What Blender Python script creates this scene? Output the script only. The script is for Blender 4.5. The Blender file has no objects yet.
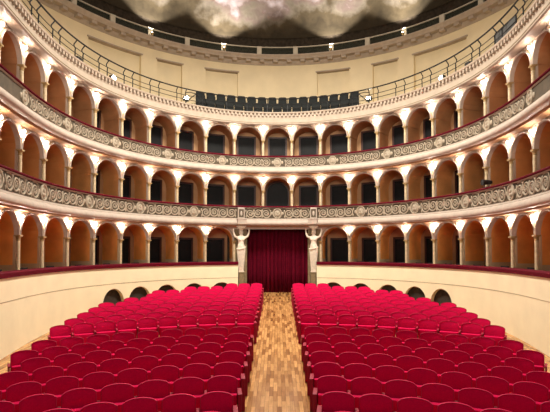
import bpy, bmesh, math, random
from mathutils import Vector, Matrix
random.seed(7)
SC = bpy.context.scene
COL = SC.collection
PI = math.pi

# ------------------------------------------------------------------ camera, world, lights, exposure
EYE = 2.27
cam_d = bpy.data.cameras.new('camera')
cam_d.sensor_width = 36.0
cam_d.lens = 457.4 / 550 * 36.0
cam_d.shift_x = -2.4 / 550
cam_d.shift_y = 27.16 / 550
cam_d.clip_end = 200
cam = bpy.data.objects.new('camera', cam_d)
cam.location = (0, 0, EYE)
cam.rotation_euler = (PI / 2 + 0.03583, 0, 0)
COL.objects.link(cam)
SC.camera = cam

SC.view_settings.view_transform = 'Standard'
SC.view_settings.look = 'None'
SC.view_settings.gamma = 1
SC.view_settings.exposure = 0.0
SC.view_settings.use_curve_mapping = False

world = bpy.data.worlds.new('world')
SC.world = world
world.use_nodes = True
bg = world.node_tree.nodes['Background']
bg.inputs[0].default_value = (1.0, 0.88, 0.76, 1)
bg.inputs[1].default_value = 0.28

def area(name, loc, size, energy, color, target, spread=PI):
    d = bpy.data.lights.new(name, 'AREA')
    d.shape = 'DISK'; d.size = size; d.energy = energy; d.color = color; d.spread = spread
    o = bpy.data.objects.new(name, d)
    o.location = loc
    o.rotation_euler = (Vector(target) - Vector(loc)).to_track_quat('-Z', 'Y').to_euler()
    COL.objects.link(o)
    return o
# the great chandelier under the middle of the dome, above the frame
area('chandelier_light', (0, 16.0, 13.0), 3.0, 3000, (1.0, 0.93, 0.80), (0, 16.3, 0))
# house lights over the proscenium, above and behind the camera
area('proscenium_light', (0, 1.0, 9.5), 5.0, 850, (1.0, 0.91, 0.77), (0, 14, 13.0), 1.5)

# ------------------------------------------------------------------ plan of the horseshoe
W = 1.5                                        # one bay
D = 15.86625
C1, C3, C5 = 0.19532803, -0.00010798, -0.00000141
def heading(u):
    u = min(abs(u), 10.0)
    return C1 * u + C3 * u ** 3 + C5 * u ** 5
_DS = 0.004
_tab = [(0.0, D)]
for i in range(1, 3600):
    a = heading((i - .5) * _DS)
    x, y = _tab[-1]
    _tab.append((x + math.cos(a) * _DS, y - math.sin(a) * _DS))
def base(s):
    u = abs(s) / W / _DS
    i = min(int(u), len(_tab) - 2); f = u - i
    x = _tab[i][0] * (1 - f) + _tab[i + 1][0] * f
    y = _tab[i][1] * (1 - f) + _tab[i + 1][1] * f
    return (x if s >= 0 else -x) * W, y * W
def ang(s):
    a = heading(s / W)
    return a if s >= 0 else -a
def P(s, n, z):                                # along the curve, outward from the hall, up
    x, y = base(s); a = ang(s)
    return Vector((x + n * math.sin(a), y + n * math.cos(a), z))
def place(o, s, n, z):
    o.location = P(s, n, z); o.rotation_euler = (0, 0, -ang(s))
    return o
def floor_z(y):
    return -0.054 * (24.0 - y)

# ------------------------------------------------------------------ materials
def mat(name, col, rough=.6, var=.12, scale=6.0, bump=0.0, metal=0.0, sheen=0.0, col2=None, spec=.4):
    m = bpy.data.materials.new(name); m.use_nodes = True
    nt = m.node_tree; b = nt.nodes['Principled BSDF']
    b.inputs['Roughness'].default_value = rough
    b.inputs['Metallic'].default_value = metal
    b.inputs['Specular IOR Level'].default_value = spec
    if sheen:
        b.inputs['Sheen Weight'].default_value = sheen
        b.inputs['Sheen Roughness'].default_value = .35
        b.inputs['Sheen Tint'].default_value = (min(1, col[0] * 1.6), col[1] + .12, col[2] + .16, 1)
    tc = nt.nodes.new('ShaderNodeTexCoord')
    no = nt.nodes.new('ShaderNodeTexNoise'); no.inputs['Scale'].default_value = scale; no.inputs['Detail'].default_value = 5
    nt.links.new(tc.outputs['Object'], no.inputs['Vector'])
    r = nt.nodes.new('ShaderNodeValToRGB')
    c2 = col2 or tuple(c * (1 - var) for c in col)
    lo = tuple(c2) + (1,); hi = tuple(min(1, c * (1 + var * .6)) for c in col) + (1,)
    r.color_ramp.elements[0].position = .3; r.color_ramp.elements[0].color = lo
    r.color_ramp.elements[1].position = .7; r.color_ramp.elements[1].color = hi
    nt.links.new(no.outputs['Fac'], r.inputs['Fac'])
    nt.links.new(r.outputs['Color'], b.inputs['Base Color'])
    if bump:
        bu = nt.nodes.new('ShaderNodeBump'); bu.inputs['Strength'].default_value = bump; bu.inputs['Distance'].default_value = .02
        nt.links.new(no.outputs['Fac'], bu.inputs['Height']); nt.links.new(bu.outputs['Normal'], b.inputs['Normal'])
    return m

M = {}
M['cream_wall'] = mat('cream_wall', (.88, .80, .55), .6, .06, 1.6)
M['plaster'] = mat('pale_plaster', (.52, .42, .345), .6, .10, 3)
M['moulding'] = mat('pale_moulding', (.44, .365, .305), .6, .12, 5)
M['column'] = mat('column_marble', (.56, .44, .27), .5, .22, 9)
M['capital'] = mat('gilded_capital', (.36, .24, .10), .5, .2, 20)
M['frieze'] = mat('frieze_ground', (.075, .054, .031), .7, .3, 5)
M['relief'] = mat('stucco_relief', (.38, .315, .235), .6, .2, 12)
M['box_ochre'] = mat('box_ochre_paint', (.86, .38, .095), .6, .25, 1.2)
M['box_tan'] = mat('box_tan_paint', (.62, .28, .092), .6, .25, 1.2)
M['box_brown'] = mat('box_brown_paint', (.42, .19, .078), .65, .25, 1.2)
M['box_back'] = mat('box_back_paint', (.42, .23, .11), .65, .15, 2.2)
M['box_dado'] = mat('box_dado_paint', (.55, .42, .26), .6, .1, 3)
M['dark_door'] = mat('dark_door_leaf', (.009, .009, .010), .55, .2, 4, spec=.15)
M['door_frame'] = mat('dark_red_door_frame', (.05, .018, .014), .45, .2, 6)
M['velvet_rail'] = mat('red_velvet_rail', (.10, .001, .010), .8, .2, 30, spec=.1)
M['seat'] = mat('red_seat_velvet', (.70, .0015, .075), .9, .10, 40, bump=.05, sheen=.04, spec=.15)
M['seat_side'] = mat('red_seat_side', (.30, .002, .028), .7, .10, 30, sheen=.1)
M['edge_sheen'] = mat('seat_edge_sheen', (.52, .006, .065), .7, .1, 30, sheen=.1)  # red of the edge tube that stands for sheen on the velvet
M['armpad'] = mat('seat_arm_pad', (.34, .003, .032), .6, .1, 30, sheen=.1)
M['curtain'] = mat('curtain_velvet', (.10, .001, .011), .9, .15, 5, spec=.1)
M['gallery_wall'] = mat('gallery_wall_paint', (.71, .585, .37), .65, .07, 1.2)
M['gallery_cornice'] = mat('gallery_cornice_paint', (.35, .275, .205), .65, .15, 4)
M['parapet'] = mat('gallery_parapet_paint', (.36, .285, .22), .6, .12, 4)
M['iron'] = mat('black_iron', (.012, .012, .013), .4, .2, 10, metal=.3)
M['gallery_seat'] = mat('charcoal_seat_cloth', (.014, .016, .0155), .8, .3, 14, spec=.2)
M['black'] = mat('black_equipment', (.012, .012, .013), .45, .2, 10)
M['grey_cloth'] = mat('dark_grey_cloth', (.06, .06, .058), .8, .3, 6)
M['marble'] = mat('white_marble', (.74, .66, .54), .45, .18, 10)
M['stone'] = mat('brown_stone', (.22, .17, .09), .6, .3, 7)
M['lattice'] = mat('attic_lattice_panel', (.034, .033, .022), .8, .6, 18, col2=(.010, .010, .007), spec=.08)
M['drum'] = mat('dark_drum_paint', (.030, .022, .014), .8, .5, 6, spec=.08)
M['attic'] = mat('attic_post_paint', (.42, .36, .26), .6, .12, 5)
M['brass'] = mat('lamp_brass', (.45, .30, .12), .35, .1, 20, metal=.8)
M['vent'] = mat('dark_vent', (.035, .028, .02), .8, .3, 8)

def emit(name, col, strength):
    m = bpy.data.materials.new(name); m.use_nodes = True
    b = m.node_tree.nodes['Principled BSDF']
    b.inputs['Base Color'].default_value = (.9, .9, .85, 1)
    b.inputs['Emission Color'].default_value = col + (1,)
    b.inputs['Emission Strength'].default_value = strength
    return m
M['bulb'] = emit('lamp_glass', (1.0, .86, .74), 160)
M['spot_glass'] = emit('floodlight_glass', (1.0, .93, .8), 120)
M['uplight_glass'] = emit('uplight_glass', (1.0, .93, .75), 25)

def wood():
    m = bpy.data.materials.new('parquet'); m.use_nodes = True
    nt = m.node_tree; b = nt.nodes['Principled BSDF']; b.inputs['Roughness'].default_value = .24
    tc = nt.nodes.new('ShaderNodeTexCoord')
    mp = nt.nodes.new('ShaderNodeMapping'); mp.inputs['Rotation'].default_value = (0, 0, PI / 2)
    nt.links.new(tc.outputs['Object'], mp.inputs['Vector'])
    br = nt.nodes.new('ShaderNodeTexBrick')
    br.inputs['Scale'].default_value = 1.0
    br.inputs['Brick Width'].default_value = .55; br.inputs['Row Height'].default_value = .085
    br.inputs['Mortar Size'].default_value = .0025; br.inputs['Bias'].default_value = -.1
    br.inputs['Color1'].default_value = (.74, .40, .15, 1); br.inputs['Color2'].default_value = (.24, .085, .022, 1)
    br.inputs['Mortar'].default_value = (.16, .07, .02, 1)
    nt.links.new(mp.outputs[0], br.inputs['Vector'])
    no = nt.nodes.new('ShaderNodeTexNoise'); no.inputs['Scale'].default_value = 3; no.inputs['Detail'].default_value = 6
    mp2 = nt.nodes.new('ShaderNodeMapping'); mp2.inputs['Scale'].default_value = (9, 1, 1)
    nt.links.new(tc.outputs['Object'], mp2.inputs['Vector']); nt.links.new(mp2.outputs[0], no.inputs['Vector'])
    mx = nt.nodes.new('ShaderNodeMixRGB'); mx.blend_type = 'MULTIPLY'; mx.inputs[0].default_value = .55
    rp = nt.nodes.new('ShaderNodeValToRGB')
    rp.color_ramp.elements[0].position = .3; rp.color_ramp.elements[0].color = (.45, .38, .32, 1)
    rp.color_ramp.elements[1].position = .65; rp.color_ramp.elements[1].color = (1, 1, 1, 1)
    nt.links.new(no.outputs['Fac'], rp.inputs[0])
    nt.links.new(br.outputs['Color'], mx.inputs[1]); nt.links.new(rp.outputs[0], mx.inputs[2])
    nt.links.new(mx.outputs[0], b.inputs['Base Color'])
    return m
M['parquet'] = wood()

def fresco():
    m = bpy.data.materials.new('painted_dome'); m.use_nodes = True
    nt = m.node_tree; b = nt.nodes['Principled BSDF']; b.inputs['Roughness'].default_value = .8
    b.inputs['Specular IOR Level'].default_value = .1
    tc = nt.nodes.new('ShaderNodeTexCoord')
    n1 = nt.nodes.new('ShaderNodeTexNoise'); n1.inputs['Scale'].default_value = .55; n1.inputs['Detail'].default_value = 6; n1.inputs['Roughness'].default_value = .5
    n2 = nt.nodes.new('ShaderNodeTexNoise'); n2.inputs['Scale'].default_value = 2.2; n2.inputs['Detail'].default_value = 8; n2.inputs['Distortion'].default_value = 1.2
    for n in (n1, n2): nt.links.new(tc.outputs['Object'], n.inputs['Vector'])
    sep = nt.nodes.new('ShaderNodeSeparateXYZ'); nt.links.new(tc.outputs['Object'], sep.inputs[0])
    # painted hills: dark towards the springing, pale sky higher up
    a1 = nt.nodes.new('ShaderNodeMath'); a1.operation = 'MULTIPLY_ADD'; a1.inputs[1].default_value = .26; a1.inputs[2].default_value = -.40
    nt.links.new(sep.outputs['Z'], a1.inputs[0])
    a2 = nt.nodes.new('ShaderNodeMath'); a2.operation = 'ADD'
    nt.links.new(a1.outputs[0], a2.inputs[0]); nt.links.new(n1.outputs['Fac'], a2.inputs[1])
    r1 = nt.nodes.new('ShaderNodeValToRGB'); cr = r1.color_ramp
    cr.elements[0].position = .20; cr.elements[0].color = (.03, .022, .012, 1)
    cr.elements[1].position = .85; cr.elements[1].color = (.50, .455, .47, 1)
    for p, c in ((.36, (.06, .044, .024, 1)), (.46, (.14, .115, .085, 1)), (.55, (.14, .10, .085, 1)), (.66, (.33, .28, .28, 1))):
        e = cr.elements.new(p); e.color = c
    nt.links.new(a2.outputs[0], r1.inputs[0])
    r2 = nt.nodes.new('ShaderNodeValToRGB')
    r2.color_ramp.elements[0].position = .36; r2.color_ramp.elements[0].color = (.35, .33, .32, 1)
    r2.color_ramp.elements[1].position = .62; r2.color_ramp.elements[1].color = (1, 1, 1, 1)
    nt.links.new(n2.outputs['Fac'], r2.inputs[0])
    mx = nt.nodes.new('ShaderNodeMixRGB'); mx.blend_type = 'MULTIPLY'; mx.inputs[0].default_value = .3
    nt.links.new(r1.outputs[0], mx.inputs[1]); nt.links.new(r2.outputs[0], mx.inputs[2])
    nt.links.new(mx.outputs[0], b.inputs['Base Color'])
    return m
M['fresco'] = fresco()

# ------------------------------------------------------------------ mesh helpers
class MB:
    def __init__(self): self.v = []; self.f = []
    def add(self, vs, fs):
        o = len(self.v); self.v += [tuple(v) for v in vs]; self.f += [tuple(i + o for i in f) for f in fs]
    def box(self, c, d, rot=None):
        hx, hy, hz = d[0] / 2, d[1] / 2, d[2] / 2
        vs = [Vector((x, y, z)) for x in (-hx, hx) for y in (-hy, hy) for z in (-hz, hz)]
        if rot is not None: vs = [rot @ v for v in vs]
        vs = [v + Vector(c) for v in vs]
        self.add(vs, [(0, 1, 3, 2), (4, 6, 7, 5), (0, 4, 5, 1), (2, 3, 7, 6), (0, 2, 6, 4), (1, 5, 7, 3)])
    def sweep(self, prof, s0, s1, step=.25, caps=True):
        k = max(1, int(math.ceil((s1 - s0) / step))); m = len(prof)
        vs = []
        for i in range(k + 1):
            s = s0 + (s1 - s0) * i / k
            vs += [P(s, n, z) for n, z in prof]
        fs = []
        for i in range(k):
            for j in range(m):
                a = i * m + j; b_ = i * m + (j + 1) % m
                fs.append((a, b_, b_ + m, a + m))
        if caps:
            fs.append(tuple(range(m - 1, -1, -1))); fs.append(tuple(k * m + j for j in range(m)))
        self.add(vs, fs)
    def sbox(self, s0, s1, n0, n1, z0, z1, step=.25):
        self.sweep([(n0, z0), (n1, z0), (n1, z1), (n0, z1)], s0, s1, step)
    def tube(self, pts, r, sides=6, rad=None, caps=True):
        pts = [Vector(p) for p in pts]; n = len(pts); vs = []
        up = None
        for i, p in enumerate(pts):
            t = (pts[min(i + 1, n - 1)] - pts[max(i - 1, 0)]).normalized()
            if up is None:
                up = Vector((0, 0, 1)) if abs(t.z) < .9 else Vector((0, 1, 0))
            a = t.cross(up)
            if a.length < 1e-4: a = t.cross(Vector((1, 0, 0)))
            a.normalize(); b_ = a.cross(t).normalized(); up = b_
            rr = rad[i] if rad else r
            for k in range(sides):
                q = 2 * PI * k / sides
                vs.append(p + a * math.cos(q) * rr + b_ * math.sin(q) * rr)
        fs = []
        for i in range(n - 1):
            for k in range(sides):
                fs.append((i * sides + k, i * sides + (k + 1) % sides, (i + 1) * sides + (k + 1) % sides, (i + 1) * sides + k))
        if caps:
            fs.append(tuple(range(sides - 1, -1, -1))); fs.append(tuple((n - 1) * sides + k for k in range(sides)))
        self.add(vs, fs)
    def lathe(self, prof, sides=12, c=(0, 0, 0)):
        vs = []; m = len(prof)
        for r, z in prof:
            for k in range(sides):
                q = 2 * PI * k / sides
                vs.append((c[0] + r * math.cos(q), c[1] + r * math.sin(q), c[2] + z))
        fs = []
        for i in range(m - 1):
            for k in range(sides):
                fs.append((i * sides + k, i * sides + (k + 1) % sides, (i + 1) * sides + (k + 1) % sides, (i + 1) * sides + k))
        fs.append(tuple(range(sides - 1, -1, -1))); fs.append(tuple((m - 1) * sides + k for k in range(sides)))
        self.add(vs, fs)
    def ball(self, c, r, sc=(1, 1, 1), seg=10, rings=6):
        pr = []
        vs = []; 
        for i in range(rings + 1):
            t = PI * i / rings
            for k in range(seg):
                q = 2 * PI * k / seg
                vs.append((c[0] + r * sc[0] * math.sin(t) * math.cos(q), c[1] + r * sc[1] * math.sin(t) * math.sin(q), c[2] + r * sc[2] * math.cos(t)))
        fs = []
        for i in range(rings):
            for k in range(seg):
                fs.append((i * seg + k, (i + 1) * seg + k, (i + 1) * seg + (k + 1) % seg, i * seg + (k + 1) % seg))
        self.add(vs, fs)
    def mesh(self, name, m, smooth=False, bevel=0.0):
        bm = bmesh.new()
        vv = [bm.verts.new(v) for v in self.v]
        for f in self.f:
            try: bm.faces.new([vv[i] for i in f])
            except ValueError: pass
        bmesh.ops.remove_doubles(bm, verts=bm.verts, dist=1e-5)
        bmesh.ops.recalc_face_normals(bm, faces=bm.faces)
        if bevel:
            bmesh.ops.bevel(bm, geom=[e for e in bm.edges if len(e.link_faces) == 2 and e.calc_face_angle(0) > .6], offset=bevel, segments=2, affect='EDGES', profile=.6, clamp_overlap=True)
        me = bpy.data.meshes.new(name); bm.to_mesh(me); bm.free()
        me.materials.append(M[m] if isinstance(m, str) else m)
        if smooth:
            for p in me.polygons: p.use_smooth = True
            try: me.set_sharp_from_angle(angle=.7)
            except Exception: pass
        return me
    def build(self, name, m, parent=None, smooth=False, bevel=0.0):
        return link(name, self.mesh(name, m, smooth, bevel), parent)

def link(name, me, parent=None):
    o = bpy.data.objects.new(name, me); COL.objects.link(o)
    if parent is not None: o.parent = parent
    return o
def empty(name):
    o = bpy.data.objects.new(name, None); o.empty_display_size = .1; COL.objects.link(o); return o
def tag(o, label, cat, group=None, kind=None):
    o['label'] = label; o['category'] = cat
    if group: o['group'] = group
    if kind: o['kind'] = kind
    return o
def struct(o, label, cat): return tag(o, label, cat, kind='structure')
ORD = ['', 'first', 'second', 'third', 'fourth', 'fifth', 'sixth', 'seventh', 'eighth', 'ninth', 'tenth', 'eleventh', 'twelfth',
       'thirteenth', 'fourteenth', 'fifteenth', 'sixteenth', 'seventeenth', 'eighteenth', 'nineteenth', 'twentieth']
def side(s): return 'left' if s < 0 else 'right'

SMAX = 12.5 * W
TIERS = {1: dict(floor=.75, rail=1.65, spring=2.72, hw=.685, ztop=3.60, name='bottom tier'),
         2: dict(floor=3.60, rail=4.49, spring=5.355, hw=.68, ztop=6.30, name='middle tier'),
         3: dict(floor=6.28, rail=7.08, spring=7.99, hw=.665, ztop=8.84, name='top tier')}

# ------------------------------------------------------------------ floor
b = MB()
for i in range(13):
    y0 = 2.0 + i * 1.8; y1 = y0 + 1.8
    b.add([(-9, y0, floor_z(y0)), (9, y0, floor_z(y0)), (9, y1, floor_z(y1)), (-9, y1, floor_z(y1)),
           (-9, y0, floor_z(y0) - .2), (9, y0, floor_z(y0) - .2), (9, y1, floor_z(y1) - .2), (-9, y1, floor_z(y1) - .2)],
          [(0, 1, 2, 3), (7, 6, 5, 4), (0, 4, 5, 1), (1, 5, 6, 2), (2, 6, 7, 3), (3, 7, 4, 0)])
struct(b.build('floor', 'parquet'), 'gently rising parquet floor of the stalls', 'floor')

# ------------------------------------------------------------------ pierced wall: piers and arches along the curve
def arcade(mb, s0, s1, opens, zbot, zs, hw, ztop, n0, n1, seg=14):
    """wall between s0 and s1 from zbot to ztop, with an arched opening (half width hw, springing at zs) at each s in opens"""
    cuts = [s0]
    for o in opens: cuts += [o - hw, o + hw]
    cuts.append(s1)
    for i in range(0, len(cuts), 2):
        if cuts[i + 1] - cuts[i] > 1e-4 and zs > zbot: mb.sbox(cuts[i], cuts[i + 1], n0, n1, zbot, zs)
        if cuts[i + 1] - cuts[i] > 1e-4: mb.sbox(cuts[i], cuts[i + 1], n0, n1, zs, ztop)
    for o in opens:
        vs = []; fs = []
        for k in range(seg + 1):
            t = PI * k / seg
            s = o - hw * math.cos(t); z = zs + hw * math.sin(t)
            vs += [P(s, n0, z), P(s, n0, ztop), P(s, n1, z), P(s, n1, ztop)]
        for k in range(seg):
            a = 4 * k; c = a + 4
            fs += [(a, a + 1, c + 1, c), (a + 2, c + 2, c + 3, a + 3), (a, c, c + 2, a + 2), (a + 1, a + 3, c + 3, c + 1)]
        mb.add(vs, fs)

def archivolt(s, zs, hw, seg=16):
    mb = MB(); vs = []; fs = []
    prof = [(hw - .004, .0), (hw - .004, -.05), (hw + .03, -.065), (hw + .04, -.035), (hw + .048, -.030), (hw + .058, -.055), (hw + .064, .0)]
    m = len(prof)
    for k in range(seg + 1):
        t = PI * k / seg
        vs += [P(s - r * math.cos(t), n, zs + r * math.sin(t)) for r, n in prof]
    for k in range(seg):
        for j in range(m - 1):
            a = k * m + j; fs.append((a, a + 1, a + 1 + m, a + m))
    mb.add(vs, fs)
    return mb

bulb_me = None
col_cache = {}
def column_meshes(h):
    key = round(h, 3)
    if key not in col_cache:
        sh = MB(); sh.lathe([(.066, .10), (.065, h * .35), (.056, h - .16)], 14)
        ba = MB(); ba.box((0, 0, .03), (.17, .17, .06)); ba.lathe([(.08, .06), (.084, .075), (.07, .1)], 14)
        ca = MB(); ca.lathe([(.058, h - .17), (.072, h - .155), (.06, h - .14), (.07, h - .08), (.095, h - .05)], 14); ca.box((0, 0, h - .025), (.19, .19, .05))
        col_cache[key] = (sh.mesh('shaft', 'column', True), ba.mesh('base', 'column', True), ca.mesh('capital', 'capital', True))
    return col_cache[key]

g = MB(); g.ball((0, 0, 0), .055, seg=10, rings=6)
globe_me = g.mesh('globe', 'bulb', True)
g = MB(); g.tube([(0, .10, .10), (0, .02, .10), (0, 0, .05)], .012); g.lathe([(.03, .04), (.034, .06), (.02, .07)], 10)
bracket_me = g.mesh('bracket', 'brass', True)

leaf = MB(); leaf.box((0, 0, 1.02), (.88, .05, 2.04))
for z0 in (.55, 1.5): leaf.box((0, -.03, z0), (.56, .02, .75))
leaf_me = leaf.mesh('door', 'dark_door', bevel=.008)
fr = MB()
for x in (-.48, .48): fr.box((x, -.02, 1.05), (.09, .10, 2.10))
fr.box((0, -.02, 2.09), (1.05, .10, .09))
frame_me = fr.mesh('door_frame', 'door_frame', bevel=.01)

door_no = 0
for t, T in TIERS.items():
    ks = [k for k in range(-12, 13) if not (t == 1 and abs(k) < 2)]
    fz, zs, hw, zt = T['floor'], T['spring'], T['hw'], T['ztop']
    spans = [(-SMAX, -1.5 * W), (1.5 * W, SMAX)] if t == 1 else [(-SMAX, SMAX)]
    # front wall with arches, deep vaults behind it
    fm = MB(); vm = MB(); bk = MB(); fl = MB()
    for s0, s1 in spans:
        op = [k * W for k in ks if s0 < k * W < s1]
        arcade(fm, s0, s1, op, zs, zs, hw, zt, 0, .10)
        arcade(vm, s0, s1, op, zs, zs, hw, zt, .10, 1.08, 12)
        bk.sbox(s0, s1, 1.08, 1.28, fz - .1, zt)
        fl.sbox(s0, s1, -0.30, 1.2, fz - .15, fz)
    if t == 1:
        fm.sbox(-1.5 * W, 1.5 * W, 0, .35, 3.32, zt)
    wall = struct(fm.build('wall_arcade', 'plaster'), 'pale arcaded front wall of the %s of boxes' % T['name'], 'wall')
    for k in ks: archivolt(k * W, zs, hw).build('archivolt', 'moulding', wall, True)
    for k in ks:
        am = MB(); r_ = hw + .070
        am.tube([P(k * W - r_ * math.cos(PI * i / 20), -.012, zs + r_ * math.sin(PI * i / 20)) for i in range(21)], .013, 5); am.build('archivolt_line', 'capital', wall, True)
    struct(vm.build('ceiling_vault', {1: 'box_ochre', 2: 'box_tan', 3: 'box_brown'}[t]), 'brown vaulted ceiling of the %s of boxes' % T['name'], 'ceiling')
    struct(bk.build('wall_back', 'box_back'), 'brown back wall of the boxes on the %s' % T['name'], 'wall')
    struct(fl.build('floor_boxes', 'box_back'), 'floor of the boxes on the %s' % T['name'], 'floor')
    for j in range(-12, 12):
        s = (j + .5) * W
        if t == 1 and abs(s) < 1.5 * W - .01: continue
        m_ = abs(j + .5) + .5
        nth = ORD[int(m_) - (1 if t == 1 else 0)]
        ref = 'red curtain' if t == 1 else 'centre'
        pw = MB(); pw.sbox(s - .060, s + .060, .12, 1.08, fz, zs + .02)
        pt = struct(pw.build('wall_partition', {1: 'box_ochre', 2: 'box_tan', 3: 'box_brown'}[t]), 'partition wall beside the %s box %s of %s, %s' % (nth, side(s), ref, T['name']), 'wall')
        if t == 1:
            dd = MB(); dd.sbox(s - .068, s + .068, .13, 1.075, fz, fz + 1.05); dd.build('dado', 'box_dado', pt)
        # pier end of the partition, as pale as the front
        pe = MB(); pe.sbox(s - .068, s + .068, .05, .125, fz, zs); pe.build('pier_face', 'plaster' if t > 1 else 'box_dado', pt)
        # slender column in front
        zb = fz
        c = empty('arcade_column'); place(c, s, .0, zb)
        a_, b_, c_ = column_meshes(zs - zb)
        link('shaft', a_, c); link('base', b_, c); link('capital', c_, c)
        tag(c, 'slender cream column with dark capital, %s %s of the %s, %s' % (nth, side(s), ref, T['name']), 'column', 'arcade columns of the ' + T['name'])
        if t == 1 and abs(s) < 1.5 * W + .01: continue      # the statues stand here
        # lamp in the spandrel
        l = empty('wall_lamp'); place(l, s, -.09, zs + .57)
        link('bracket', bracket_me, l); link('globe', globe_me, l)
        tag(l, 'glowing globe lamp above the %s column %s of the %s, %s' % (nth, side(s), ref, T['name']), 'lamp', 'spandrel lamps of the ' + T['name'])
    for k in ks:
        if abs(k) > 7: continue
        door_no += 1
        s = k * W
        if t == 2 and k == 0:
            dm = MB(); arch = MB()
            pts = [(-.55, 0), (.55, 0)] + [(.55 * math.cos(PI * i / 12), 1.75 + .55 * math.sin(PI * i / 12)) for i in range(13)]
            n_ = len(pts)
            dm.add([(x, -.03, z) for x, z in pts] + [(x, .02, z) for x, z in pts],
                   [tuple(range(n_))] + [(i, (i + 1) % n_, n_ + (i + 1) % n_, n_ + i) for i in range(n_)])
            d = dm.build('door_%d' % door_no, 'dark_door')
            arch.tube([(.6, 0, 0), (.6, 0, 1.75)] + [(.6 * math.cos(PI * i / 12), 0, 1.75 + .6 * math.sin(PI * i / 12)) for i in range(1, 13)] + [(-.6, 0, 0)], .05)
            arch.build('door_frame', 'door_frame', d)
            place(d, s, 1.06, fz)
            struct(d, 'dark round-headed doorway of the central box on the middle tier', 'door')
            continue
        d = link('door_%d' % door_no, leaf_me); link('door_frame', frame_me, d)
        place(d, s, 1.05, fz)
        where = 'the central box' if k == 0 else 'the %s box %s of %s' % (ORD[abs(k) - (1 if t == 1 else 0)], side(k), 'the red curtain' if t == 1 else 'centre')
        struct(d, 'dark door at the back of %s, %s' % (where, T['name']), 'door')

# ------------------------------------------------------------------ balcony fronts of the middle and the top tier
def scroll_mesh(R, flip):
    mb = MB()
    pts = []; rad = []
    N = 34
    for i in range(N + 1):
        f = i / N; q = f * 2 * PI * 1.6 + PI
        r = R * (1 - .72 * f)
        pts.append((r * math.cos(q) * flip, -.015, r * math.sin(q))); rad.append(.034 * R / .24 * (1 - .55 * f))
    mb.tube(pts, .03, 6, rad)
    for k in range(6):
        q = k * PI / 3
        mb.ball((.07 * R / .24 * math.cos(q), -.025, .07 * R / .24 * math.sin(q)), .034 * R / .24, (1, .6, 1), 6, 4)
    s_ = R / .24                                # the stem running on to the next scroll, with two leaves
    mb.tube([(-R * flip, -.012, 0), (-R * 1.02 * flip, -.012, R * .5), (-R * .75 * flip, -.012, R * 1.0), (-R * .1 * flip, -.012, R * 1.14), (R * .7 * flip, -.012, R * 1.08)], .02 * s_, 5)
    for q in (-.7, .55):
        c = Vector((R * 1.12 * math.cos(q) * flip, -.01, R * 1.05 * math.sin(q)))
        mb.ball(c, .05 * s_, (.7, .5, 1.5), 6, 4)
    return mb.mesh('scroll', 'relief', True)
def medallion_mesh(h):
    mb = MB(); a, c = h * .40, h * .47
    mb.tube([(a * math.cos(2 * PI * i / 24), -.02, c * math.sin(2 * PI * i / 24)) for i in range(25)], .032, 6)
    mb.tube([(a * .72 * math.cos(2 * PI * i / 24), -.015, c * .74 * math.sin(2 * PI * i / 24)) for i in range(25)], .014, 5)
    mb.ball((0, 0, 0), 1, (a * .66, .035, c * .68), 16, 8)
    mb.ball((0, -.04, c * .16), .075, (.8, .6, 1.1), 8, 6); mb.ball((0, -.03, -c * .28), .10, (1.1, .4, .7), 8, 6)
    for sx in (-1, 1): mb.ball((sx * (a + .07), -.01, 0), .055, (1, .5, 1.6), 8, 5)
    return mb.mesh('medallion', 'relief', True)

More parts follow.
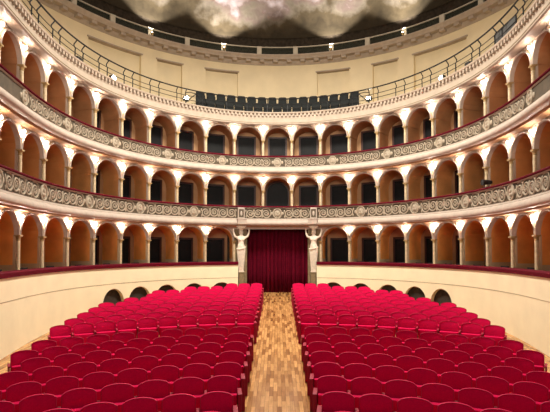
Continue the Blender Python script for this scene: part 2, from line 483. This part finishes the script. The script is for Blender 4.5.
def balcony(zb, zf0, zf1, zr, meds, label, posts=()):
    zq = zf0 - zb
    prof = [(.02, zb + .10), (-.16, zb + .10), (-.18, zb + .05), (-.36, zb + .04), (-.40, zb), (-.57, zb), (-.615, zb + zq * .12), (-.635, zb + zq * .30), (-.62, zb + zq * .50),
            (-.58, zb + zq * .68), (-.52, zb + zq * .80), (-.50, zb + zq * .82), (-.50, zb + zq * .92), (-.46, zf0), (.02, zf0)]
    mb = MB(); mb.sweep(prof, -SMAX, SMAX)
    root = struct(mb.build('wall_balcony', 'moulding', None, True), label, 'balcony front')
    f = MB(); f.sbox(-SMAX, SMAX, -.40, -.24, zf0, zf1); f.build('frieze', 'frieze', root)
    tm = MB(); tm.sweep([(-.24, zf1), (-.43, zf1), (-.45, zf1 + .015), (-.45, zf1 + .03), (-.24, zf1 + .03)], -SMAX, SMAX); tm.build('frieze_moulding', 'moulding', root)
    tm = MB(); tm.sweep([(-.28, zf0 + .002), (-.43, zf0 + .002), (-.43, zf0 + .03), (-.40, zf0 + .04), (-.28, zf0 + .04)], -SMAX, SMAX); tm.build('frieze_moulding', 'moulding', root)
    r = MB(); r.sweep([(-.20, zf1 + .03), (-.47, zf1 + .03), (-.505, zf1 + .045), (-.51, zr - .03), (-.47, zr), (-.23, zr), (-.20, zr - .03)], -SMAX, SMAX)
    r.build('velvet_rail', 'velvet_rail', root, True)
    h = zf1 - zf0 - .04; zc = (zf0 + zf1) / 2 + .015
    med = medallion_mesh(h); sc = {1: scroll_mesh(h * .445, 1), -1: scroll_mesh(h * .445, -1)}
    half = meds
    allm = sorted([-m for m in half if m > 0] + list(half))
    for m_ in allm: place(link('medallion', med, root), m_, -.40, zc)
    edges = sorted(allm + [p for p in posts])
    for a, c in zip(edges, edges[1:]):
        ga = .28 if a in posts else .40; gc = .28 if c in posts else .40
        lo, hi = a + ga, c - gc; n_ = max(1, int(round((hi - lo) / .47)))
        for i in range(n_):
            s = lo + (hi - lo) * (i + .5) / n_
            if abs(s) < 11.3 * W: place(link('scroll', sc[1 if i % 2 else -1], root), s, -.40, zc + (.015 if i % 2 else -.015))
    for p in posts:
        pb = MB(); pb.box((0, -.04, (zf1 + zf0) / 2 - zb + .01), (.34, .22, zf1 - zf0 + .02))
        for x in (-.14, .14): pb.box((x, -.16, (zf1 + zf0) / 2 - zb), (.03, .03, zf1 - zf0 - .08))
        for z in (zf0 - zb + .06, zf1 - zb - .06): pb.box((0, -.16, z), (.30, .03, .03))
        pb.ball((0, -.155, (zf0 + zf1) / 2 - zb), .06, (1, .5, 2.2)); 
        pb.box((0, -.12, (zf0 - zb) * .55), (.44, .55, (zf0 - zb) * .8)); pb.box((0, -.12, (zf0 - zb) * .93), (.48, .60, .05))
        po_ = place(pb.build('balcony_pedestal', 'moulding', root, False, .008), p, -.34, zb)
        pp_ = MB(); pp_.box((0, -.152, (zf1 + zf0) / 2 - zb), (.25, .012, zf1 - zf0 - .12)); pp_.build('pedestal_panel', 'frieze', po_)
    return root
def chain(first, step, last):
    out = []; s = first
    while s < last: out.append(s); s += step
    return out
balcony(3.50, 3.82, 4.385, 4.49, [0.0] + chain(4.53, 3.0, 17), 'balcony front with scrolled frieze and red rail of the middle tier', (-1.97, 1.97))
balcony(6.18, 6.49, 6.975, 7.08, chain(0.0, 3.0, 17), 'balcony front with scrolled frieze and red rail of the top tier')

# ------------------------------------------------------------------ cream wall round the stalls, red rail of the bottom tier
CE = 2.12                                       # where the wall stops beside the entrance
VENTS = (2, 3, 4, 5, 6)
for sg in (-1, 1):
    lo, hi = (-SMAX, -CE) if sg < 0 else (CE, SMAX)
    m1 = MB(); arcade(m1, lo, hi, sorted(sg * k * W for k in VENTS), -1.3, .03, .62, .845, -.40, -.22, 14)
    nm = 'wall_' + side(sg)
    w = struct(m1.build(nm, 'cream_wall'), 'cream curved wall round the stalls, %s of the entrance' % side(sg), 'wall')
    m2 = MB(); m2.sbox(lo, hi, -.415, -.20, .86, 1.50); m2.build('upper_band', 'cream_wall', w)
    m3 = MB(); m3.sbox(lo, hi, -.385, -.20, .83, .87); m3.build('groove', 'stone', w)
    m4 = MB(); m4.sweep([(-.10, 1.50), (-.44, 1.50), (-.475, 1.515), (-.48, 1.625), (-.44, 1.66), (-.14, 1.66), (-.10, 1.625)], lo, hi); m4.build('velvet_rail', 'velvet_rail', w, True)
    m5 = MB(); m5.sbox(lo, hi, -.22, .02, -1.3, -1.2); m5.sbox(lo, hi, -.20, -.12, -1.3, 1.50); m5.build('inner_leaf', 'vent', w)
    for k in VENTS:
        v = MB(); v.sbox(sg * k * W - .66, sg * k * W + .66, -.20, -.16, -.6, .66)
        vo = v.build('trim_vent', 'vent')
        struct(vo, 'dark arched opening low in the cream wall, %s from the entrance on the %s' % (ORD[k - 1], side(sg)), 'opening')

# ------------------------------------------------------------------ entrance: curtain, jambs, caryatids
mj = MB()
for sg in (-1, 1):
    j = MB(); j.sbox(min(sg * 1.58, sg * 2.28), max(sg * 1.58, sg * 2.28), .02, .34, -.2, 3.33)
    j.sbox(min(sg * 1.62, sg * 1.72), max(sg * 1.62, sg * 1.72), -.04, .05, -.2, 3.33)
    struct(j.build('trim_' + ('1' if sg < 0 else '2'), 'stone'), 'brown stone door jamb %s of the red curtain' % side(sg), 'door jamb')
lin = MB(); lin.sbox(-1.70, 1.70, -.10, .34, 3.32, 3.40); lin.sbox(-1.95, 1.95, -.16, .34, 3.40, 3.56)
struct(lin.build('trim_lintel', 'moulding'), 'stone lintel above the red entrance curtain', 'lintel')
rw = MB(); rw.sbox(-2.4, 2.4, .9, 1.0, -.2, 3.6); struct(rw.build('wall_entrance', 'vent'), 'dark wall hidden behind the entrance curtain', 'wall')
cm = MB(); vs = []; fs = []
N = 170
for i in range(N + 1):
    x = -1.66 + 3.32 * i / N
    y = .055 * math.sin(x * 27 + .8 * math.sin(x * 3.1)) + .02 * math.sin(x * 61)
    for z in (-.02, 1.1, 2.2, 3.38):
        vs.append((x, y * (1.15 - .12 * z) + .0, z))
for i in range(N):
    for j in range(3):
        a = i * 4 + j; fs.append((a, a + 4, a + 5, a + 1))
cm.add(vs, fs)
for i in range(N + 1):
    pass
co = cm.build('entrance_curtain', 'curtain', None, True)
sol = co.modifiers.new('thick', 'SOLIDIFY'); sol.thickness = .012
place(co, 0, .45, 0)
tag(co, 'dark red velvet curtain hanging in folds across the central entrance', 'curtain')

def caryatid():
    V = [(0, 0, 1.12, .20, .15), (0, .0, .85, .185, .14), (0, 0, .45, .15, .12), (0, 0, .08, .12, .11),
         (0, -.01, 1.34, .135, .11), (0, -.02, 1.55, .165, .125), (0, 0, 1.68, .13, .10), (0, 0, 1.77, .06, .06), (0, -.015, 1.88, .085, .095), (0, -.01, 1.98, .08, .085)]
    E = [(0, 1), (1, 2), (2, 3), (0, 4), (4, 5), (5, 6), (6, 7), (7, 8), (8, 9)]
    for sx in (-1, 1):
        o = len(V)
        V += [(sx * .18, 0, 1.65, .07, .07), (sx * .31, -.02, 1.71, .055, .055), (sx * .36, -.03, 1.86, .045, .045), (sx * .385, -.04, 2.00, .036, .036), (sx * .36, -.04, 2.09, .05, .032)]
        E += [(6, o), (o, o + 1), (o + 1, o + 2), (o + 2, o + 3), (o + 3, o + 4)]
    me = bpy.data.meshes.new('caryatid_figure')
    me.from_pydata([v[:3] for v in V], E, [])
    sl = me.skin_vertices[0] if me.skin_vertices else None
    o = bpy.data.objects.new('body', me); COL.objects.link(o)
    sk = o.modifiers.new('skin', 'SKIN')
    if not me.skin_vertices:
        bm = bmesh.new(); bm.from_mesh(me); lay = bm.verts.layers.skin.verify()
        bm.verts.ensure_lookup_table()
        for i, v in enumerate(bm.verts):
            v[lay].radius = (V[i][3], V[i][4]); v[lay].use_root = (i == 0)
        bm.to_mesh(me); bm.free()
    else:
        for i, d in enumerate(me.skin_vertices[0].data): d.radius = (V[i][3], V[i][4]); d.use_root = (i == 0)
    sub = o.modifiers.new('sub', 'SUBSURF'); sub.levels = 2; sub.render_levels = 2
    dg = bpy.context.evaluated_depsgraph_get()
    me2 = bpy.data.meshes.new_from_object(o.evaluated_get(dg))
    me2.name = 'body'; me2.materials.clear(); me2.materials.append(M['marble'])
    for p in me2.polygons: p.use_smooth = True
    bpy.data.objects.remove(o)
    return me2
body_me = caryatid()
hm = MB(); hm.ball((0, .03, 1.96), .105, (1, .95, 1), 12, 8); hm.ball((0, .10, 1.86), .06, (1.1, .8, 1.6), 8, 6)
for sx in (-1, 1): hm.ball((sx * .08, .01, 1.88), .04, (.7, 1, 1.7), 8, 6)
hair_me = hm.mesh('hair', 'marble', True)
fm_ = MB(); fm_.ball((0, -.11, 1.885), .018, (.8, 1, 1.6), 6, 5)
for sx in (-1, 1): fm_.ball((sx * .034, -.095, 1.905), .014, (1.2, .6, .7), 6, 4)
fm_.ball((0, -.10, 1.845), .017, (1.3, .6, .5), 6, 4)
face_me = fm_.mesh('face', 'marble', True)
bm_ = MB()
for sx in (-1, 1): bm_.ball((sx * .075, -.105, 1.55), .065, (1, .9, 1), 10, 6)
for i in range(9):                               # drapery folds falling from the hips
    q = -1.3 + i * .325
    bm_.tube([(.20 * math.sin(q), -.15 * math.cos(q), 1.14), (.185 * math.sin(q * .95), -.15 * math.cos(q), .85), (.15 * math.sin(q * .9), -.125 * math.cos(q), .45), (.12 * math.sin(q * .9), -.11 * math.cos(q), .06)], .018, 5)
bm_.tube([(-.21, -.02, 1.12), (-.1, -.16, 1.08), (.08, -.17, 1.14), (.21, -.02, 1.2)], .035, 6)
drape_me = bm_.mesh('drapery', 'marble', True)
for sg in (-1, 1):
    c = empty('caryatid'); 
    link('body', body_me, c); link('hair', hair_me, c); link('face', face_me, c); link('drapery', drape_me, c)
    ba = MB(); ba.box((0, 0, .03), (.26, .26, .06)); ba.box((0, 0, .075), (.22, .22, .03)); ba.build('plinth', 'marble', c, False, .008)
    ca = MB(); ca.lathe([(.09, 2.02), (.11, 2.06), (.14, 2.10)], 14); ca.box((0, 0, 2.135), (.34, .34, .07)); ca.box((0, 0, 2.19), (.42, .40, .05)); ca.build('capital', 'marble', c, False, .008)
    place(c, sg * 1.93, -.24, 1.13); c.scale = (1.06, 1.06, 1.06)
    tag(c, 'white marble female statue with raised arms, %s of the red curtain' % side(sg), 'statue', 'caryatids of the entrance')
    p = MB(); p.box((0, 0, .565), (.25, .24, 1.10)); p.box((0, 0, 1.10), (.29, .28, .06)); p.box((0, 0, .06), (.29, .28, .12)); p.box((0, -.125, .64), (.16, .02, .8))
    po = p.build('statue_pedestal', 'stone', None, False, .006); place(po, sg * 1.93, -.24, .0)
    tag(po, 'brown stone pedestal under the marble statue %s of the red curtain' % side(sg), 'pedestal', 'caryatid pedestals')

# ------------------------------------------------------------------ gallery above the boxes
gz = 9.25
pm = MB(); pm.sweep([(.3, 8.76), (-.04, 8.76), (-.08, 8.73), (-.24, 8.72), (-.28, 8.69), (-.43, 8.68), (-.47, 8.71), (-.47, 8.76), (-.43, 8.79), (-.40, 8.90), (-.35, 9.04), (-.33, 9.06), (-.33, 9.26),
                     (-.44, 9.28), (-.46, 9.31), (-.46, 9.35), (.3, 9.35)], -SMAX, SMAX)
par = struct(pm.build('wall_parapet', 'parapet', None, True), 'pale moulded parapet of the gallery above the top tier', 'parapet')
dm = MB(); s = -SMAX + .05
while s < SMAX:
    dm.sbox(s, s + .10, -.43, -.32, 9.15, 9.275, 1); s += .21
dm.build('dentil_course', 'parapet', par)
lm = MB(); lm.sweep([(-.44, 8.765), (-.48, 8.77), (-.48, 8.79), (-.43, 8.80)], -SMAX, SMAX); lm.build('lower_moulding', 'stone', par)
gf = MB(); gf.sbox(-SMAX, SMAX, .25, 4.4, 9.0, gz); gf.sbox(-4.15, 4.15, .15, .85, gz - .15, gz + .02); gf.sbox(-4.15, 4.15, .85, 1.75, gz - .15, gz + .62)
struct(gf.build('floor_gallery', 'gallery_wall'), 'floor of the gallery', 'floor')

ZC = 13.64
gw = MB(); gw.sbox(-SMAX, SMAX, 4.24, 4.4, 9.0, ZC + .1)
gwall = struct(gw.build('wall_gallery', 'gallery_wall'), 'cream gallery wall with recessed panels', 'wall')
rec = [(1.60, 2.89), (3.82, 4.80), (5.42, 7.42)]
solid = [(-1.60, 1.60)] + [(a[1], c[0]) for a, c in zip(rec, rec[1:])] + [(7.42, SMAX)]
for a, c in solid:
    for sg in ((1,) if a < 0 else (1, -1)):
        p = MB(); lo, hi = sorted((sg * a, sg * c)); p.sbox(lo, hi, 4.0, 4.26, gz, 13.08); p.build('wall_pier', 'gallery_wall', gwall)
p = MB(); p.sbox(-SMAX, SMAX, 4.0, 4.26, 13.08, ZC + .05); p.build('wall_band', 'gallery_wall', gwall)
cm = MB(); cm.sweep([(4.16, ZC - .06), (3.97, ZC - .06), (3.94, ZC), (3.90, ZC + .03), (3.86, ZC + .16), (3.56, ZC + .18), (3.54, ZC + .28), (3.44, ZC + .36), (3.43, ZC + .42), (3.56, ZC + .44), (4.5, ZC + .44), (4.5, ZC - .06)], -SMAX, SMAX)
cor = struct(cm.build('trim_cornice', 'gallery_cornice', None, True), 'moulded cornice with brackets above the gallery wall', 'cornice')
md = MB(); s = -SMAX + .1
while s < SMAX:
    md.sbox(s, s + .19, 3.60, 3.90, ZC + .03, ZC + .19, 1); s += .56
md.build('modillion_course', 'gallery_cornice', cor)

# attic band: dark lattice between pale posts
ZA0, ZA1 = ZC + .44, ZC + 1.16
at = MB(); at.sbox(-SMAX, SMAX, 4.16, 4.22, ZA0, ZA1 + .02)
att = struct(at.build('wall_attic', 'lattice'), 'dark latticed attic band under the painted ceiling', 'wall')
rl = MB(); rl.sweep([(4.08, ZA1 - .05), (4.08, ZA1), (4.22, ZA1 + .02), (4.28, ZA1 - .05)], -SMAX, SMAX); rl.build('attic_rail', 'attic', att)
la = MB()
for q in range(3):
    la.sbox(-SMAX, SMAX, 4.145, 4.16, ZA0 + .14 + q * .2, ZA0 + .155 + q * .2)
s = -SMAX
while s < SMAX:
    la.sbox(s, s + .02, 4.14, 4.16, ZA0, ZA1, 1); s += .2
la.build('lattice_bars', 'lattice', att)
for a, c in rec:
    for sg in (1, -1):
        lo, hi = sorted((sg * (a - .05), sg * (c + .05)))
        p = MB(); p.sbox(lo, hi, 3.93, 4.26, 13.06, 13.13); p.build('shadow_lip', 'gallery_cornice', gwall)  # dark lip added to give the shadow along each recess top
i = 0
while .73 + 1.44 * i < SMAX:
    for sg in (-1, 1):
        s = sg * (.73 + 1.44 * i); q = MB(); q.sbox(s - .09, s + .09, 4.05, 4.18, ZA0, ZA1, 1); q.build('attic_post', 'attic', att)
    i += 1
dk = MB(); dk.sbox(-SMAX, SMAX, 4.42, 4.52, ZC + .3, ZA1 + .85); struct(dk.build('wall_drum', 'drum'), 'dark drum wall behind the attic lattice', 'wall')

# painted dome on the circle of the hall
RY, RD, ZD = 16.12, 12.02, 15.45
dm = MB(); seg, rings = 96, 22; vs = []; fs = []
for i in range(rings + 1):
    t = (PI / 2) * i / rings
    r = RD * math.cos(t) ** .9 if i < rings else 0.001; z = 4.2 * math.sin(t) ** 1.0
    for k in range(seg):
        q = 2 * PI * k / seg; vs.append((r * math.cos(q), r * math.sin(q), z))
for i in range(rings):
    for k in range(seg): fs.append((i * seg + k, i * seg + (k + 1) % seg, (i + 1) * seg + (k + 1) % seg, (i + 1) * seg + k))
dm.add(vs, fs)
do = dm.build('ceiling', 'fresco', None, True); do.location = (0, RY, ZD)
struct(do, 'painted domed ceiling with dark hills and pale clouds', 'ceiling')

# uplights on the attic band, throwing pools of light on the dome
def spot(parent, name, loc, aim, energy, angle, color):
    d = bpy.data.lights.new(name, 'SPOT'); d.energy = energy; d.spot_size = angle; d.spot_blend = .30; d.shadow_soft_size = .05; d.color = color
    o = bpy.data.objects.new(name, d); COL.objects.link(o); o.parent = parent; o.location = loc
    o.rotation_euler = Vector(aim).to_track_quat('-Z', 'Y').to_euler()
for sg in (-1, 1):
    for i, s in enumerate((2.17, 5.05)):
        l = empty('attic_uplight'); place(l, sg * s, 3.84, ZA0 + .30)
        h = MB(); h.lathe([(.05, -.10), (.07, -.06), (.10, .04), (.105, .05)], 12); h.build('lamp_housing', 'brass', l, True)
        st = MB(); st.tube([(0, .19, -.08), (0, .10, -.12), (0, 0, -.10)], .018); st.build('bracket', 'brass', l)
        gl = MB(); gl.ball((0, 0, .05), .085, (1, 1, .6)); gl.build('glass', 'uplight_glass', l, True)
        spot(l, 'uplight_beam', (0, 0, .14), (0, -.30, 1), 1600, 2.0, (1, .96, .90))
        tag(l, 'small lit uplight under the painted dome, %s one %s of centre' % (ORD[i + 1], side(sg)), 'lamp', 'attic uplights')

# ------------------------------------------------------------------ gallery railing
zt0 = 9.35; ztR = 10.04
def rail_tube(n, z, r):
    mb = MB(); k = 150; mb.tube([P(-SMAX + 2 * SMAX * i / k, n, z) for i in range(k + 1)], r, 6); return mb
ra = rail_tube(-.44, ztR, .030)
rail = ra.build('gallery_railing', 'iron', None, True)
tag(rail, 'black iron railing with paired bowed posts along the gallery parapet', 'railing')
for n, z in ((-.36, 9.56), (-.37, 9.76)): rail_tube(n, z, .014).build('wire_rail', 'iron', rail, True)
pb = MB(); pb.tube([(0, 0, 0), (0, 0, .30), (0, -.015, .38), (0, .045, .46), (0, .05, .54), (0, -.02, .62), (0, -.08, .69)], .022, 6); pb.box((0, 0, .01), (.07, .07, .02))
post_me = pb.mesh('railing_post', 'iron', True)
pb = MB(); pb.tube([(0, 0, 0), (0, 0, .55), (0, -.08, .69)], .018, 6); plain_me = pb.mesh('railing_post', 'iron', True)
for k in range(11):
    for sg in (-1, 1):
        if k < 3: place(link('railing_post', plain_me, rail), sg * (.55 + 1.1 * k), -.36, zt0)
        else:
            for off in (-.25, .25): place(link('railing_post', post_me, rail), sg * ((k + .5) * W + off), -.36, zt0)
for sg in (-1, 1): place(link('railing_post', plain_me, rail), sg * 4.1, -.36, zt0)

# ------------------------------------------------------------------ gallery seats
gb = MB()
x0 = .235
fr_, bkv = [], []
nx = 7
for i in range(nx):
    x = -x0 + 2 * x0 * i / (nx - 1); u = x / x0
    top = .86 - .06 * u ** 6
    for (z, y) in ((.36, .0), (.60, .03), (top, .09)): fr_.append((x, y - .03 * (1 - u * u) * 0, z)); bkv.append((x, y + .07, z))
fs = []; L = len(fr_)
for i in range(nx - 1):
    for j in range(2):
        a = i * 3 + j; fs.append((a, a + 3, a + 4, a + 1)); fs.append((L + a, L + a + 1, L + a + 4, L + a + 3))
    for j in (0, 2): a = i * 3 + j; fs.append((a, L + a, L + a + 3, a + 3))
for i in (0, nx - 1):
    for j in range(2): a = i * 3 + j; fs.append((a, a + 1, L + a + 1, L + a))
gb.add(fr_ + bkv, fs); gback = gb.mesh('backrest', 'gallery_seat', True, .015)
gs = MB(); gs.box((0, -.07, .42), (.44, .10, .36), Matrix.Rotation(-.12, 3, 'X')); gseat = gs.mesh('seat', 'gallery_seat', True, .02)
gl_ = MB(); gl_.box((0, .03, .18), (.05, .08, .36)); gl_.box((0, .0, .012), (.2, .2, .024)); gleg = gl_.mesh('leg', 'iron')
for row, (n, z, nm, cnt) in enumerate(((.45, gz + .02, 'front', 17), (1.25, gz + .62, 'rear', 16))):
    for i in range(cnt):
        s = (i - (cnt - 1) / 2) * .485
        c = empty('gallery_chair'); link('backrest', gback, c); link('seat', gseat, c); link('leg', gleg, c)
        place(c, s, n, z)
        tag(c, 'charcoal gallery seat behind the railing, %s from the left in the %s row' % (ORD[i + 1], nm), 'seat', 'gallery seats, %s row' % nm)
for sg in (-1, 1):
    h = MB(); h.tube([P(sg * 5.0, -.30, 9.40), P(sg * 4.25, .1, 10.10), P(sg * 4.25, 1.0, 10.45), P(sg * 4.25, 1.6, 10.6)], .022, 6)
    ho = h.build('gallery_handrail', 'iron')
    for n, z0, z1 in ((.1, gz, 10.10), (1.6, gz, 10.6)):
        q = MB(); q.tube([P(sg * 4.25, n, z0), P(sg * 4.25, n, z1)], .02, 6); q.build('railing_post', 'iron', ho)
    tag(ho, 'black handrail at the %s end of the gallery seats' % side(sg), 'handrail')

# floodlights and other gear standing along the gallery
def flood(s, n, z, label, lit, pole=0):
    f = empty('floodlight')
    h = MB(); h.box((0, 0, .16), (.26, .16, .20)); h.box((0, .10, .16), (.18, .06, .14)); h.build('housing', 'black', f, False, .02)
    y = MB(); y.tube([(-.16, 0, .16), (-.16, 0, .02), (.16, 0, .02), (.16, 0, .16)], .014, 6); y.build('yoke', 'black', f)
    if lit:
        g = MB(); g.ball((0, -.085, .16), .085, (1.2, .25, 1)); g.build('lens', 'spot_glass', f, True)
    if pole:
        q = MB(); q.tube([(0, 0, -pole), (0, 0, .03)], .016, 6); q.box((0, 0, -pole + .012), (.26, .26, .024)); q.build('stand', 'black', f)
    place(f, s, n, z + pole); tag(f, label, 'floodlight')
for sg in (-1, 1):
    flood(sg * 8.97, -.16, 9.35, 'lit white floodlight standing on the %s side of the gallery parapet' % side(sg), True)
for sg in (-1, 1):
    flood(sg * 4.62, .50, gz, 'added lamp for the bright white patch at the %s end of the gallery seats' % side(sg), True, .50)  # lamps added to make the bright patches beside the handrails
flood(-11.0, -.16, 9.35, 'black floodlight behind the railing on the left gallery', False)
flood(10.5, -.16, 9.35, 'black floodlight behind the railing on the right gallery', False)
def placard(s):
    c = empty('cloth_screen')
    p = MB(); p.box((0, 0, .30), (1.3, .03, .56)); p.build('panel', 'grey_cloth', c, False, .01)
    q = MB(); q.tube([(-.68, 0, 0), (-.68, 0, .62)], .018); q.tube([(.68, 0, 0), (.68, 0, .62)], .018); q.tube([(-.68, 0, .60), (.68, 0, .60)], .018); q.build('frame', 'iron', c)
    place(c, s, -.20, 9.35); tag(c, 'dark grey cloth screen behind the railing on the right gallery', 'screen')
placard(12.9)

def spotlamp(s, z):
    f = empty('stage_spotlight')
    h = MB(); h.tube([(0, .14, .16), (0, -.02, .16), (0, -.14, .15)], .07, 10, [.05, .075, .085]); h.build('housing', 'black', f, True)
    y = MB(); y.box((0, 0, .015), (.16, .16, .03)); y.tube([(-.10, 0, .16), (-.10, 0, .03), (.10, 0, .03), (.10, 0, .16)], .012, 6); y.build('yoke', 'black', f)
    place(f, s, -.34, z); f.scale = (1.3, 1.3, 1.3); tag(f, 'small black spotlight on the middle-tier red rail at the right', 'spotlight')
spotlamp(11.79, 4.49)

# ------------------------------------------------------------------ chairs in the bottom tier boxes
cs = MB(); cs.box((0, 0, .44), (.40, .40, .06)); cseat = cs.mesh('seat', 'gallery_seat', False, .02)
cb = MB(); cb.box((0, -.19, .78), (.40, .04, .30), Matrix.Rotation(.12, 3, 'X')); cback = cb.mesh('backrest', 'gallery_seat', False, .02)
lg = MB(); lg.tube([(0, 0, 0), (0, 0, .42)], .014, 6); cleg = lg.mesh('leg', 'iron')
bp = MB()
for x in (-.16, .16): bp.tube([(x, -.17, .42), (x, -.185, .66)], .012, 6)
cpost = bp.mesh('back_frame', 'iron')
for k in range(3, 11):
    for sg in (-1, 1):
        for j in (-1, 1):
            c = empty('box_chair')
            link('seat', cseat, c); link('backrest', cback, c); link('back_frame', cpost, c)
            for lx in (-.16, .16):
                for ly in (-.16, .16): l = link('leg', cleg, c); l.location = (lx, ly, 0)
            place(c, sg * k * W + j * .30, .55, .75); c.rotation_euler.z += random.uniform(-.12, .12)
            tag(c, 'black chair behind the red rail, %s box %s of the curtain, %s one' % (ORD[k - 1], side(sg), 'nearer' if sg * j * 1 > 0 else 'farther'), 'chair', 'black chairs in the bottom tier boxes')

# ------------------------------------------------------------------ stalls seats
def slab(fr, bk_, nz):
    L = len(fr); n_ = L // nz; fs = []
    for i in range(n_ - 1):
        for j in range(nz - 1):
            a = i * nz + j; fs.append((a, a + nz, a + nz + 1, a + 1)); fs.append((L + a, L + a + 1, L + a + nz + 1, L + a + nz))
        for j in (0, nz - 1): a = i * nz + j; fs.append((a, L + a, L + a + nz, a + nz))
    for i in (0, n_ - 1):
        for j in range(nz - 1): a = i * nz + j; fs.append((a, a + 1, L + a + 1, L + a))
    return fs
HW_ = .262
fr_, bkv = [], []; nx = 11
for i in range(nx):
    u = -1 + 2 * i / (nx - 1); x = HW_ * u
    top = .85 - .042 * u * u - .022 * u ** 8
    for f in (0, .35, .7, 1):
        z = .36 + (top - .36) * f
        y = .02 + (z - .36) * .16 - .028 * u * u
        bulge = -.018 * math.sin(PI * f) * (1 - u ** 4)
        fr_.append((x, y + bulge, z)); bkv.append((x, y + .075, z - .006))
sb = MB(); sb.add(fr_ + bkv, slab(fr_, bkv, 4)); back_me = sb.mesh('backrest', 'seat', True, .014)
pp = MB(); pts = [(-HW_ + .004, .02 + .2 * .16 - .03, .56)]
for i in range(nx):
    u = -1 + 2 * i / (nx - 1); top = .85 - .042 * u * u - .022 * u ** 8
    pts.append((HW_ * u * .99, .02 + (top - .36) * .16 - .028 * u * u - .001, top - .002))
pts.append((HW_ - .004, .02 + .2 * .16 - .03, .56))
pp.tube(pts, .008, 5); sheen_me = pp.mesh('edge_sheen', 'edge_sheen', True)  # tube added along the back's edge to imitate velvet sheen
sm = MB(); fr_, bkv = [], []
for i in range(7):
    u = -1 + 2 * i / 6; x = .25 * u
    for f in (0, .5, 1):
        z = .22 + .35 * f; y = -.10 - .02 * f - .02 * math.sin(PI * f) * (1 - u ** 4)
        fr_.append((x, y - .02, z)); bkv.append((x, y + .09, z + .01))
sm.add(fr_ + bkv, slab(fr_, bkv, 3)); cush_me = sm.mesh('seat', 'seat', True, .02)
ar = MB(); ar.box((0, -.09, .600), (.05, .33, .035)); arm_me = ar.mesh('armrest', 'armpad', True, .012)
st = MB(); st.box((0, -.06, .29), (.03, .36, .58)); st.box((0, -.08, .012), (.05, .34, .024)); side_me = st.mesh('side_panel', 'seat_side', False, .006)
ar = MB(); ar.box((0, -.07, .600), (.08, .38, .04)); arm_end_me = ar.mesh('armrest', 'armpad', True, .014)
st = MB(); st.box((0, -.06, .29), (.07, .37, .58)); side_end_me = st.mesh('side_panel', 'seat_side', False, .012)

PITCH = (.593, .574)
rows = [6.70 + .796 * i for i in range(8)] + [14.04 + .813 * i for i in range(10)]
def wall_gap(x, y):
    best = 9
    for i in range(0, 3450, 30):
        wx, wy = _tab[i]; d_ = math.hypot(abs(x) - wx * W, y - wy * W)
        if d_ < best: best = d_
    return best - .42
nseat = 0
for ri, Z in enumerate(rows):
    CY = .1 + .2 * ri if ri < 8 else 3.0
    R = Z - CY
    PIT = PITCH[ri > 7]
    a0 = (.705 + PIT / 2 - .025) / R
    rown = ('%s row from the front' % ORD[ri + 1]) if ri < 8 else ('%s row behind the cross aisle' % ORD[ri - 7])
    for sg in (-1, 1):
        j = 0
        while True:
            a = a0 + j * PIT / R
            x, y = R * math.sin(a), CY + R * math.cos(a)
            if wall_gap(x, y) < (1.5 if ri < 8 else min(1.2 + .075 * (ri - 8), 1.6)): break
            if x - .42 > .66 * y: break
            z = floor_z(y)
            c = empty('theatre_chair'); c.location = (sg * x, y, z); c.rotation_euler = (0, 0, -sg * a)
            bo = link('backrest', back_me, c); link('edge_sheen', sheen_me, bo)
            link('seat', cush_me, c)
            ends = [sg * PIT / 2] + ([-sg * PIT / 2] if j == 0 else [])
            for e in ends:
                end = j == 0 and e * sg < 0; s_ = link('side_panel', side_end_me if end else side_me, c); s_.location.x = e
                ao = link('armrest', arm_end_me if end else arm_me, c); ao.location.x = e
            tag(c, 'red velvet seat, %s block, %s, %s from the centre aisle' % (side(sg), rown, ORD[j + 1]), 'seat', 'red stalls seats')
            nseat += 1; j += 1
print('SEATS', nseat)
